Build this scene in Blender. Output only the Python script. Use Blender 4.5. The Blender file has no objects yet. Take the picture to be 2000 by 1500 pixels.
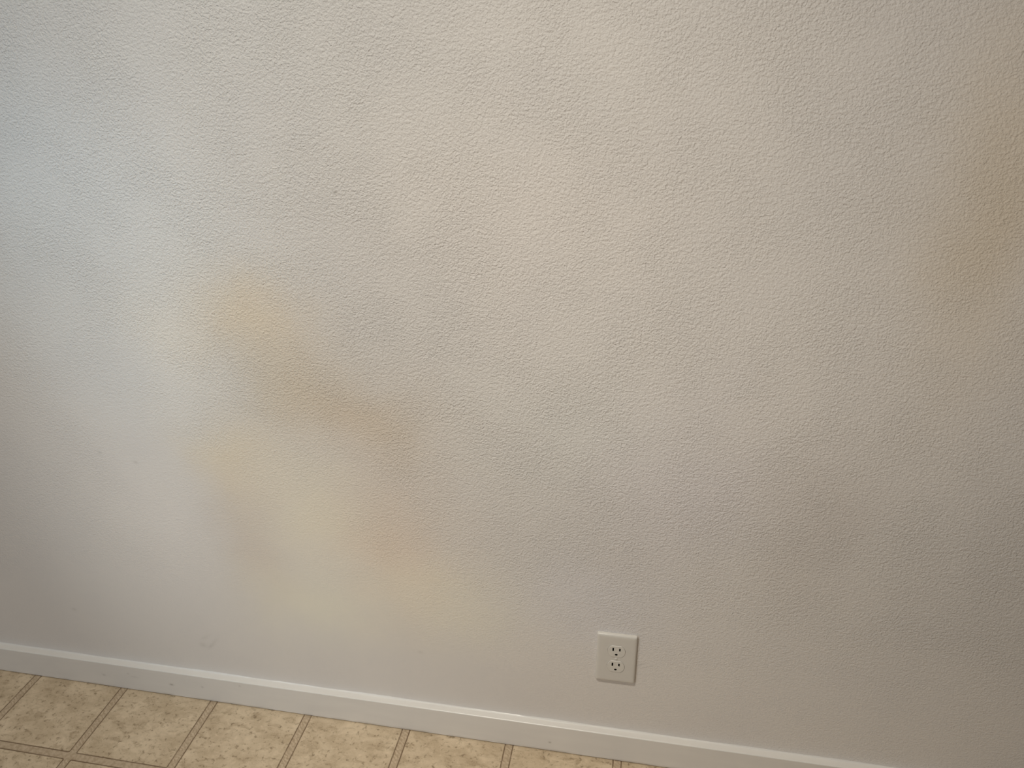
import bpy, bmesh, math, random
from mathutils import Vector, Matrix
C = bpy.context.scene.collection
PI = math.pi

# ------------------------------------------------------------------ camera
cam_d = bpy.data.cameras.new('camera'); cam = bpy.data.objects.new('camera', cam_d); C.objects.link(cam)
YAW, PITCH, ROLL = 0.18822709, 1.11874863, -0.01781556
cam.matrix_world = Matrix.Translation((0.0143854, -1.1105231, 1.4008844)) @ (
    Matrix.Rotation(YAW, 4, 'Z') @ Matrix.Rotation(PITCH, 4, 'X') @ Matrix.Rotation(ROLL, 4, 'Z'))
cam_d.sensor_fit = 'HORIZONTAL'; cam_d.sensor_width = 36.0; cam_d.lens = 1478.1668 / 2000 * 36.0
cam_d.clip_start = 0.02
cam_d.dof.use_dof = True; cam_d.dof.focus_distance = 1.42; cam_d.dof.aperture_fstop = 9.0
bpy.context.scene.camera = cam

# ------------------------------------------------------------------ world, lamps, exposure
vs = bpy.context.scene.view_settings
vs.view_transform = 'Standard'; vs.look = 'None'; vs.gamma = 1.0; vs.use_curve_mapping = False; vs.exposure = 0.0
w = bpy.data.worlds.new('world'); bpy.context.scene.world = w; w.use_nodes = True
bg = w.node_tree.nodes['Background']; bg.inputs[0].default_value = (0.164, 0.147, 0.122, 1); bg.inputs[1].default_value = 1.0

def spot(name, loc, target, half, rgb, radius):
    m = max(rgb); l = bpy.data.lights.new(name, 'SPOT'); o = bpy.data.objects.new(name, l); C.objects.link(o)
    l.energy = m * 52.6; l.color = tuple(v / m for v in rgb)
    l.spot_size = math.radians(half * 2); l.spot_blend = 1.0; l.shadow_soft_size = radius
    o.location = loc; o.rotation_euler = (Vector(target) - Vector(loc)).to_track_quat('-Z', 'Y').to_euler()
    return o
# recessed ceiling downlight in front of the wall
spot('ceiling_downlight_and_fill', (-.5, -1.0, 2.4), (-.4, -.6, 0), 60, (1.454, 1.410, 1.250), .06)
spot('ceiling_downlight_and_fill', (-.5, -1.0, 2.4), (.05, -.4, 0), 27, (.54, .47, .37), .08)  # narrower cone added to brighten the ledge
# added fill spots shaping the wall's brightness; cool ones stand in for daylight
spot('daylight_and_fill_spot', (-1.8, -1.8, 1.9), (-.5, 0, .6), 19, (.736, .690, .608), .12)  # warm fill added for the wall left of the outlet
spot('daylight_and_fill_spot', (-1.8, -1.8, 1.9), (-.82, 0, .38), 12, (.33, .412, .467), .12)
spot('daylight_and_fill_spot', (-1.8, -1.8, 1.9), (-.94, 0, 1.45), 14, (.100, .220, .330), .12)
spot('daylight_and_fill_spot', (-1.8, -1.8, 1.9), (-.92, 0, 1.02), 10, (.10, .30, .46), .12)
spot('right_fill_spot', (-1.0, -3.0, 1.3), (.50, 0, 1.48), 18, (1.45, 1.28, 1.08), .12)  # added spot lifting the upper right of the wall, no known lamp
l = bpy.data.lights.new('window_daylight', 'AREA'); o = bpy.data.objects.new('window_daylight', l); C.objects.link(o)
l.shape = 'RECTANGLE'; l.size = .9; l.size_y = 1.1; l.energy = 8.5; l.color = (.44, .68, 1.0)
o.location = (-2.2, -3.0, 1.1); o.rotation_euler = (Vector((-.9, 0, .8)) - o.location).to_track_quat('-Z', 'Y').to_euler()

# ------------------------------------------------------------------ helpers
def link(name, bm, mat, parent=None, smooth=False):
    me = bpy.data.meshes.new(name); bmesh.ops.recalc_face_normals(bm, faces=bm.faces[:]); bm.to_mesh(me); bm.free()
    me.materials.append(mat)
    if smooth:
        for p in me.polygons: p.use_smooth = True
    ob = bpy.data.objects.new(name, me); C.objects.link(ob)
    if parent: ob.parent = parent
    return ob
def box(bm, a, b):
    vs_ = [bm.verts.new((x, y, z)) for x in (a[0], b[0]) for y in (a[1], b[1]) for z in (a[2], b[2])]
    for f in ((0,1,3,2),(4,6,7,5),(0,4,5,1),(2,3,7,6),(0,2,6,4),(1,5,7,3)): bm.faces.new([vs_[i] for i in f])

class NT:
    def __init__(s, name, rough=.5, spec=.5):
        s.m = bpy.data.materials.new(name); s.m.use_nodes = True; s.t = s.m.node_tree
        s.b = s.t.nodes['Principled BSDF']; s.b.inputs['Roughness'].default_value = rough
        s.b.inputs['Specular IOR Level'].default_value = spec
        tc = s.t.nodes.new('ShaderNodeTexCoord'); s.co = tc.outputs['Object']
    def put(s, sock, v):
        if isinstance(v, bpy.types.NodeSocket): s.t.links.new(v, sock)
        elif isinstance(v, (tuple, list)) and sock.type == 'RGBA' and len(v) == 3: sock.default_value = (*v, 1)
        else: sock.default_value = v
    def math(s, op, a, b=0.0, c=None, clamp=False):
        n = s.t.nodes.new('ShaderNodeMath'); n.operation = op; n.use_clamp = clamp
        s.put(n.inputs[0], a); s.put(n.inputs[1], b)
        if c is not None: s.put(n.inputs[2], c)
        return n.outputs[0]
    def vmath(s, op, a, b=(0, 0, 0), sc=None):
        n = s.t.nodes.new('ShaderNodeVectorMath'); n.operation = op; s.put(n.inputs[0], a)
        if op not in ('LENGTH',): s.put(n.inputs[1], b)
        if sc is not None: s.put(n.inputs['Scale'], sc)
        return n.outputs['Value'] if op in ('LENGTH', 'DOT_PRODUCT') else n.outputs[0]
    def noise(s, vec, scale, detail=2, rough=.5, dist=0.0, col=False):
        n = s.t.nodes.new('ShaderNodeTexNoise'); s.put(n.inputs['Vector'], vec); n.inputs['Scale'].default_value = scale
        n.inputs['Detail'].default_value = detail; n.inputs['Roughness'].default_value = rough
        n.inputs['Distortion'].default_value = dist
        return n.outputs['Color' if col else 'Fac']
    def ramp(s, v, a, b, lo=0.0, hi=1.0, smooth=True):
        n = s.t.nodes.new('ShaderNodeMapRange'); n.interpolation_type = 'SMOOTHSTEP' if smooth else 'LINEAR'
        s.put(n.inputs[0], v); n.inputs[1].default_value = a; n.inputs[2].default_value = b
        s.put(n.inputs[3], lo); s.put(n.inputs[4], hi)
        return n.outputs[0]
    def mix(s, f, a, b, mode='MIX'):
        n = s.t.nodes.new('ShaderNodeMix'); n.data_type = 'RGBA'; n.blend_type = mode
        s.put(n.inputs[0], f); s.put(n.inputs[6], a); s.put(n.inputs[7], b)
        return n.outputs[2]
    def sep(s, v):
        n = s.t.nodes.new('ShaderNodeSeparateXYZ'); s.put(n.inputs[0], v); return n.outputs
    def comb(s, x, y, z):
        n = s.t.nodes.new('ShaderNodeCombineXYZ'); s.put(n.inputs[0], x); s.put(n.inputs[1], y); s.put(n.inputs[2], z); return n.outputs[0]
    def map(s, vec, loc=(0, 0, 0), rot=(0, 0, 0), scale=(1, 1, 1)):
        n = s.t.nodes.new('ShaderNodeMapping'); s.put(n.inputs[0], vec)
        n.inputs[1].default_value = loc; n.inputs[2].default_value = rot; n.inputs[3].default_value = scale
        return n.outputs[0]
    def bump(s, h, strength, dist):
        n = s.t.nodes.new('ShaderNodeBump'); s.put(n.inputs['Height'], h); s.put(n.inputs['Strength'], strength)
        n.inputs['Distance'].default_value = dist; s.t.links.new(n.outputs[0], s.b.inputs['Normal'])
    def color(s, c): s.put(s.b.inputs['Base Color'], c)

# ------------------------------------------------------------------ wall paint
# tan smudges, plus lighting corrections painted into the colour: (x, z, radius x, radius z, tilt, rgb multiplier) in metres on the wall
SMUDGES_AND_LIGHT = [    (-0.802, 0.909, 0.064, 0.105, 0, (1.104, 1.093, 1.068)),
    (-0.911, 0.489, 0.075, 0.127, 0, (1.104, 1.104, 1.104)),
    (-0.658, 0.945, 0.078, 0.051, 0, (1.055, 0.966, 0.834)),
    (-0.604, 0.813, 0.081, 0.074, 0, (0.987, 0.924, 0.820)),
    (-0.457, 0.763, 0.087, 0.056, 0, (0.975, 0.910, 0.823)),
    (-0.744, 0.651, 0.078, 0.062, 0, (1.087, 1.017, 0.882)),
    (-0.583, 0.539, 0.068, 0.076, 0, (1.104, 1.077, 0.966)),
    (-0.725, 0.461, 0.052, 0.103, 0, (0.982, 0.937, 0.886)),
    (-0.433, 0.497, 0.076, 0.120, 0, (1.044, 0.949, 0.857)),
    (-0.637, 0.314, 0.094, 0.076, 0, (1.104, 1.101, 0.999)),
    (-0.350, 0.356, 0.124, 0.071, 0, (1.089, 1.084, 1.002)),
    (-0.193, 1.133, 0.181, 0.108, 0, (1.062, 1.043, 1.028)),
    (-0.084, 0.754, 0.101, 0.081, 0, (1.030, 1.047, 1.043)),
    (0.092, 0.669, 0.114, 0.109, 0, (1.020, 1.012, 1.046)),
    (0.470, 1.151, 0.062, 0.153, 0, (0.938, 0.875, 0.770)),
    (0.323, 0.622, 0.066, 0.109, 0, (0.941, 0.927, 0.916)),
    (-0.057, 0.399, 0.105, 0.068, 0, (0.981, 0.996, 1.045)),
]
# places where the roller texture has been worn or filled smooth: (x, z, rx, rz, tilt, amount)
SMOOTHED = [
    (-.66, .46, .17, .15, 0, .7), (-1.25, .20, .40, .20, 0, .8), (-.55, .20, .55, .16, 0, .75),
    (-.93, .66, .11, .16, 0, .65), (.10, .15, 1.0, .16, 0, .6), (-1.22, .62, .14, .25, 0, .4),
]
# small dark nicks and scuffs: (x, z, rx, rz, tilt, darkness)
SPECKS = [(-.469, 1.1617, .0022, .0012, 25, .55), (-.4874, .9045, .0014, .0012, 0, .5), (-1.0239, .643, .003, .003, 0, .14),
    (-.9496, .6277, .004, .003, 0, .14), (-.8961, .181, .010, .003, 35, .07), (-.8863, .157, .008, .003, 40, .08),
    (-.8764, .1694, .014, .003, 50, .08), (-.905, .158, .006, .005, 0, .12), (-1.2104, .2152, .004, .003, 0, .12),
    (.0490, .2625, .007, .0012, 30, .2), (.0560, .2560, .009, .0012, 24, .12), (-.40, .22, .004, .003, 0, .10)]
m = NT('wall_paint', .62, .35)
co = m.co
warpn = m.vmath('SUBTRACT', m.noise(co, 5.0, 3, .55, col=True), (.5, .5, .5))
wc = m.vmath('MULTIPLY_ADD', warpn, (.16, 0, .16)); wc.node.inputs[2].default_value = (0, 0, 0); m.t.links.new(co, wc.node.inputs[2])
def blob(src, x, z, rx, rz, tilt):
    v = m.map(m.vmath('SUBTRACT', src, (x, 0, z)), rot=(0, math.radians(tilt), 0))
    v = m.vmath('MULTIPLY', v, (1 / rx, 0, 1 / rz))
    d2 = m.vmath('DOT_PRODUCT', v, v)
    return m.math('POWER', math.e, m.math('MULTIPLY', d2, -.5))
base = (.79, .752, .69)
c = base
big = m.noise(co, 2.6, 4, .6)
c = m.mix(m.ramp(big, .3, .7), (.732, .695, .668), (.768, .726, .690))
for (x, z, rx, rz, tilt, rgb) in SMUDGES_AND_LIGHT:
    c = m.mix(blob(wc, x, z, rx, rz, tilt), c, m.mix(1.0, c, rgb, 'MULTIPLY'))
def speck(x, z, rx, rz, tilt, dark):
    global c
    c = m.mix(m.math('MULTIPLY', blob(co, x, z, rx, rz, tilt), dark), c, (.16, .13, .1))
for sp in SPECKS: speck(*sp)
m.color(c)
# orange peel roller texture
n1 = m.noise(co, 330, 3.0, .55, .2)
n2 = m.noise(m.map(co, rot=(0, .5, 0), scale=(1, 1, 1.2)), 165, 3.0, .55, .3)
n3 = m.noise(co, 620, 2.0, .5)
h = m.math('ADD', m.ramp(n2, .34, .66), m.math('MULTIPLY', m.ramp(n1, .32, .68), .95))
h = m.math('ADD', h, m.math('MULTIPLY', n3, .55))
amount = 1.0
for (x, z, rx, rz, tilt, k) in SMOOTHED:
    f = m.math('SUBTRACT', 1.0, m.math('MULTIPLY', blob(wc, x, z, rx, rz, tilt), k))
    amount = m.math('MULTIPLY', f, amount)
amount = m.math('MULTIPLY', amount, m.ramp(m.noise(co, 9.0, 2), .3, .7, .75, 1.1))
m.bump(m.math('MULTIPLY', h, amount), 1.0, .00060)
wall_mat = m.m

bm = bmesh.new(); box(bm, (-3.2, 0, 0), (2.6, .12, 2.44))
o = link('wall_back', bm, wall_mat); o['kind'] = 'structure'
o['label'] = 'off-white orange peel textured wall with hazy tan smudges'

# ------------------------------------------------------------------ sheet vinyl floor
PT, ST, X0, Y0 = .22929, .01695, -1.36920, .18940
m = NT('vinyl_tile_floor', .42, .4)
co = m.co; S = m.sep(co)
def cell(v, off):      # distance into the repeat, starting in the middle of the border strip
    q = m.math('DIVIDE', m.math('SUBTRACT', v, off), PT)
    return m.math('MULTIPLY', m.math('FRACT', q), PT), m.math('FLOOR', q)
u, iu = cell(S[0], X0 + ST / 2); v, iv = cell(m.math('MULTIPLY', S[1], -1.0), Y0 + ST / 2)
hs = (PT - ST) / 2; mid = PT / 2
dx = m.math('SUBTRACT', m.math('ABSOLUTE', m.math('SUBTRACT', u, mid)), hs - .003)
dy = m.math('SUBTRACT', m.math('ABSOLUTE', m.math('SUBTRACT', v, mid)), hs - .003)
ox = m.math('MAXIMUM', dx, 0.0); oy = m.math('MAXIMUM', dy, 0.0)
rl = m.math('SQRT', m.math('ADD', m.math('MULTIPLY', ox, ox), m.math('MULTIPLY', oy, oy)))
sd = m.math('SUBTRACT', m.math('ADD', rl, m.math('MINIMUM', m.math('MAXIMUM', dx, dy), 0.0)), .003)
wob = m.math('MULTIPLY', m.math('SUBTRACT', m.noise(co, 160, 2), .5), .0012)
line = m.ramp(m.math('ABSOLUTE', m.math('ADD', sd, wob)), .0007, .0019, 1.0, 0.0)
strip = m.ramp(sd, .0, .0008)
# stone print on the squares
cid = m.comb(m.math('MULTIPLY', iu, 3.17), m.math('MULTIPLY', iv, 5.31), 0.0)
tc = m.vmath('ADD', co, cid)
g1 = m.noise(m.map(tc, rot=(0, 0, .5), scale=(1, 1.35, 1)), 15, 5, .62, .5)
g2 = m.noise(m.map(tc, rot=(0, 0, .5), scale=(1, 1.6, 1)), 42, 6, .68, .6)
g3 = m.noise(tc, 130, 2, .5, .3)
g4 = m.noise(tc, 480, 2, .5)
t = m.mix(m.ramp(g1, .30, .72), (0.524, 0.428, 0.288), (0.707, 0.600, 0.429))
t = m.mix(m.ramp(g2, .47, .70, 0, .66), t, (0.340, 0.258, 0.158))
t = m.mix(m.math('MULTIPLY', m.ramp(g3, .56, .68), m.ramp(g2, .40, .58, .05, .75)), t, (0.224, 0.166, 0.096))
t = m.mix(m.ramp(g2, .44, .28, 0, .5), t, (0.816, 0.690, 0.503))
t = m.mix(m.math('MULTIPLY', m.ramp(g4, .35, .7), .10), t, (0.843, 0.731, 0.536))
# border strips: leaning dashes like a twisted rope
lw = m.math('ADD', m.math('ADD', S[0], m.math('MULTIPLY', S[1], 1.25)), m.math('MULTIPLY', m.noise(co, 90, 2), .006))
ro = m.math('SINE', m.math('ADD', m.math('MULTIPLY', lw, 560.0), m.math('MULTIPLY', m.noise(co, 120, 3), 13.0)))
b_ = m.mix(m.ramp(ro, -.6, .7), (0.430, 0.338, 0.222), (0.610, 0.508, 0.362))
plain = m.math('MAXIMUM', m.math('MULTIPLY', m.ramp(m.math('ABSOLUTE', m.math('SUBTRACT', v, mid)), hs - .001, hs + .001), .85), m.ramp(m.noise(co, 90, 3), .38, .58, .15, .8))
b_ = m.mix(plain, b_, m.mix(m.ramp(m.noise(co, 130, 3), .3, .7), (0.420, 0.332, 0.222), (0.570, 0.472, 0.338)))
fc = m.mix(strip, t, b_)
fc = m.mix(m.math('MULTIPLY', line, m.ramp(m.noise(co, 40, 2), .3, .6, .72, .92)), fc, (.165, .108, .060))
fc = m.mix(1.0, fc, (1.0, .955, .96), 'MULTIPLY')
m.color(fc)
m.bump(m.math('ADD', m.math('MULTIPLY', line, -1.0), m.math('MULTIPLY', g2, .6)), .15, .0003)
bm = bmesh.new(); box(bm, (-3.2, -4.0, -.03), (2.6, .12, 0))
o = link('floor', bm, m.m); o['kind'] = 'structure'
o['label'] = 'beige stone-patterned vinyl floor with dark outlined border strips'

# ------------------------------------------------------------------ baseboard
BOARD_SPECKS = [(-1.1738, .0368, .003, .002, .28), (-1.1074, .0518, .002, .0015, .22), (-1.0936, .0445, .006, .0012, .16),
    (-1.0004, .0369, .0035, .002, .5), (-.9221, .0431, .002, .002, .25), (-.8264, .0636, .002, .002, .2), (-.1267, .0272, .002, .0018, .5)]
m = NT('baseboard_paint', .32, .5)
co = m.co
c = m.mix(m.ramp(m.noise(m.map(co, scale=(1, 6, 6)), 7, 3), .3, .7), (.770, .742, .712), (.795, .767, .735))
def bspeck(x, z, rx, rz, k):
    global c
    d = m.vmath('MULTIPLY', m.vmath('SUBTRACT', co, (x, -.0162, z)), (1 / rx, 1 / .01, 1 / rz))
    c = m.mix(m.math('MULTIPLY', m.math('POWER', math.e, m.math('MULTIPLY', m.vmath('DOT_PRODUCT', d, d), -.5)), k), c, (.2, .17, .15))
for a in BOARD_SPECKS: bspeck(*a)
grime = m.math('MULTIPLY', m.ramp(m.sep(co)[2], .010, .001), m.ramp(m.noise(m.map(co, scale=(1, 1, 3)), 22, 3), .35, .7, .0, .55))
c = m.mix(grime, c, (.33, .27, .19))
m.color(c)
m.bump(m.noise(m.map(co, scale=(.25, 1, 1)), 130, 3), .5, .0005)
BH, BT = .07522, .0162
prof = [(0, BH + .0022), (-.0012, BH + .0008), (-.003, BH), (-BT + .0016, BH), (-BT + .0005, BH - .0006), (-BT, BH - .0018),
        (-BT, .0030), (-BT + .0008, .0018), (-BT + .005, .0018), (-BT + .005, 0), (.0, 0)]
bm = bmesh.new(); rings = []
random.seed(4); N = 290
for i in range(N + 1):
    x = -3.2 + 5.8 * i / N
    wv = .0011 * math.sin(x * 9.1) * math.sin(x * 23.7 + 1) + random.uniform(-.0003, .0004)
    r = []
    for k, (y, z) in enumerate(prof):
        if k == 0: z += wv
        if k in (1, 2): y -= max(0, wv) * .8
        r.append(bm.verts.new((x, y, z)))
    rings.append(r)
n = len(prof)
for a, b in zip(rings, rings[1:]):
    for k in range(n): bm.faces.new((a[k], a[(k + 1) % n], b[(k + 1) % n], b[k]))
bm.faces.new(rings[0]); bm.faces.new(rings[-1][::-1])
o = link('baseboard_back', bm, m.m); o['kind'] = 'structure'
o['label'] = 'white painted square-edged baseboard along the foot of the wall'

# ------------------------------------------------------------------ duplex outlet
def plastic(name, col, rough):
    m = NT(name, rough, .5); m.color(m.mix(m.ramp(m.noise(m.co, 60, 2), .3, .7), tuple(v * .985 for v in col), col)); return m.m
plate_mat = plastic('outlet_white_plastic', (.67, .64, .60), .22)
recept_mat = plastic('receptacle_white_plastic', (.69, .66, .615), .33)
hole_mat = NT('slot_shade_black', .6, .2); hole_mat.color(hole_mat.mix(hole_mat.ramp(hole_mat.noise(hole_mat.co, 300, 2), .3, .7), (.007, .005, .003), (.012, .008, .005))); hole_mat = hole_mat.m  # near-black colour standing in for the shade inside the openings
screw_m = plastic('painted_screw', (.66, .63, .58), .35)

PW, PH, OZ = .07670, .12080, .27540
root = bpy.data.objects.new('wall_outlet', None); C.objects.link(root); root.location = (0, 0, OZ)
root.empty_display_size = .05
root['label'] = 'white duplex electrical outlet with rectangular cover plate low on the wall'
root['category'] = 'outlet'
# local frame: x right, z up, y into the wall
def rrect(w, h, r, n=6):
    pts = []
    for cx, cz, a0 in ((w - r, h - r, 0), (-w + r, h - r, 90), (-w + r, -h + r, 180), (w - r, -h + r, 270)):
        for i in range(n + 1):
            a = math.radians(a0 + 90 * i / n); pts.append((cx + r * math.cos(a), cz + r * math.sin(a)))
    return pts
def face_shape(cz, R, flat, n=14):       # round receptacle face cut flat at top and bottom
    a1 = math.asin(flat / R); pts = []
    for i in range(n + 1):
        a = -a1 + 2 * a1 * i / n; pts.append((R * math.cos(a), cz + R * math.sin(a)))
    for i in range(n + 1):
        a = PI - a1 + 2 * a1 * i / n; pts.append((R * math.cos(a), cz + R * math.sin(a)))
    return pts
def loop(bm, pts, y):
    vs_ = [bm.verts.new((x, y, z)) for x, z in pts]
    es = [bm.edges.new((vs_[i], vs_[(i + 1) % len(vs_)])) for i in range(len(vs_))]
    return vs_, es
def bridge(bm, a, b):
    n = len(a)
    for i in range(n): bm.faces.new((a[i], a[(i + 1) % n], b[(i + 1) % n], b[i]))
def circle(x, z, r, n=16): return [(x + r * math.cos(2 * PI * i / n), z + r * math.sin(2 * PI * i / n)) for i in range(n)]

FY = -.0074                                # front of the plate
bm = bmesh.new(); prev = None
for ins, y in ((0, -.0002), (0, -.0042), (.0006, -.0054), (.0016, -.0065), (.0034, -.0070), (.0056, -.0073), (.0080, FY)):
    vs_, es = loop(bm, rrect(PW / 2 - ins, PH / 2 - ins, max(.0028 - ins * .2, .0012)), y)
    if prev: bridge(bm, prev, vs_)
    prev, pe = vs_, es
holes = []
for cz in (.0205, -.0184): holes.append(loop(bm, face_shape(cz, .01745, .01465), FY))
edges = list(pe)
for hv, he in holes: edges += he
bmesh.ops.triangle_fill(bm, use_beauty=True, use_dissolve=False, edges=edges)
for hv, he in holes:
    bk, _ = loop(bm, [(v.co.x * .985, v.co.z) for v in hv], FY + .0045); bridge(bm, hv, bk)
plate = link('cover_plate', bm, plate_mat, root)
plate.data.polygons.foreach_set('use_smooth', [abs(p.normal.y) < .999 and p.area < 1e-3 for p in plate.data.polygons])

def rect(x, z, w, h): return [(x - w, z - h), (x + w, z - h), (x + w, z + h), (x - w, z + h)]
def ground(x, z): return [(x + .0028 * math.cos(2 * PI * i / 16), z + .0024 * math.sin(2 * PI * i / 16)) for i in range(16)]
for cz in (.0205, -.0184):
    bm = bmesh.new(); RY = FY - .0009
    ov, oe = loop(bm, face_shape(0, .01655, .01375), RY)
    b1, _ = loop(bm, face_shape(0, .01705, .01425), RY + .0007); b2, _ = loop(bm, face_shape(0, .01705, .01425), FY + .004)
    bridge(bm, ov, b1); bridge(bm, b1, b2)
    cut = [('slot', rect(-.00635, .0052, .0015, .0043)), ('slot', rect(.00635, .0052, .0014, .0036)), ('ground_hole', ground(0, -.0077))]
    eds = list(oe); hs_ = []
    for nme, pts in cut:
        hv, he = loop(bm, pts, RY); eds += he; hs_.append((nme, pts, hv))
    bmesh.ops.triangle_fill(bm, use_beauty=True, use_dissolve=False, edges=eds)
    for nme, pts, hv in hs_:
        bk, _ = loop(bm, pts, RY + .0005); bridge(bm, hv, bk)
    rc = link('receptacle', bm, recept_mat, root); rc.location = (0, 0, cz)
    for nme, pts in cut:                   # dark cavity behind each opening
        b = bmesh.new(); f0, _ = loop(b, pts, RY + .0003); f1, _ = loop(b, pts, FY + .0040)
        bridge(b, f0, f1); b.faces.new(f1)
        ho = link(nme, b, hole_mat, rc)
        ho['label'] = 'dark ' + ('blade slot' if nme == 'slot' else 'rounded grounding hole')
# centre screw
bm = bmesh.new()
a, _ = loop(bm, circle(0, 0, .0031), FY + .0006); b, _ = loop(bm, circle(0, 0, .0029), FY - .0005)
c2, _ = loop(bm, circle(0, 0, .0020), FY - .0009)
bridge(bm, a, b); bridge(bm, b, c2); bm.faces.new(c2)
so = link('screw', bm, screw_m, root, True); so.location = (0, 0, .00105)
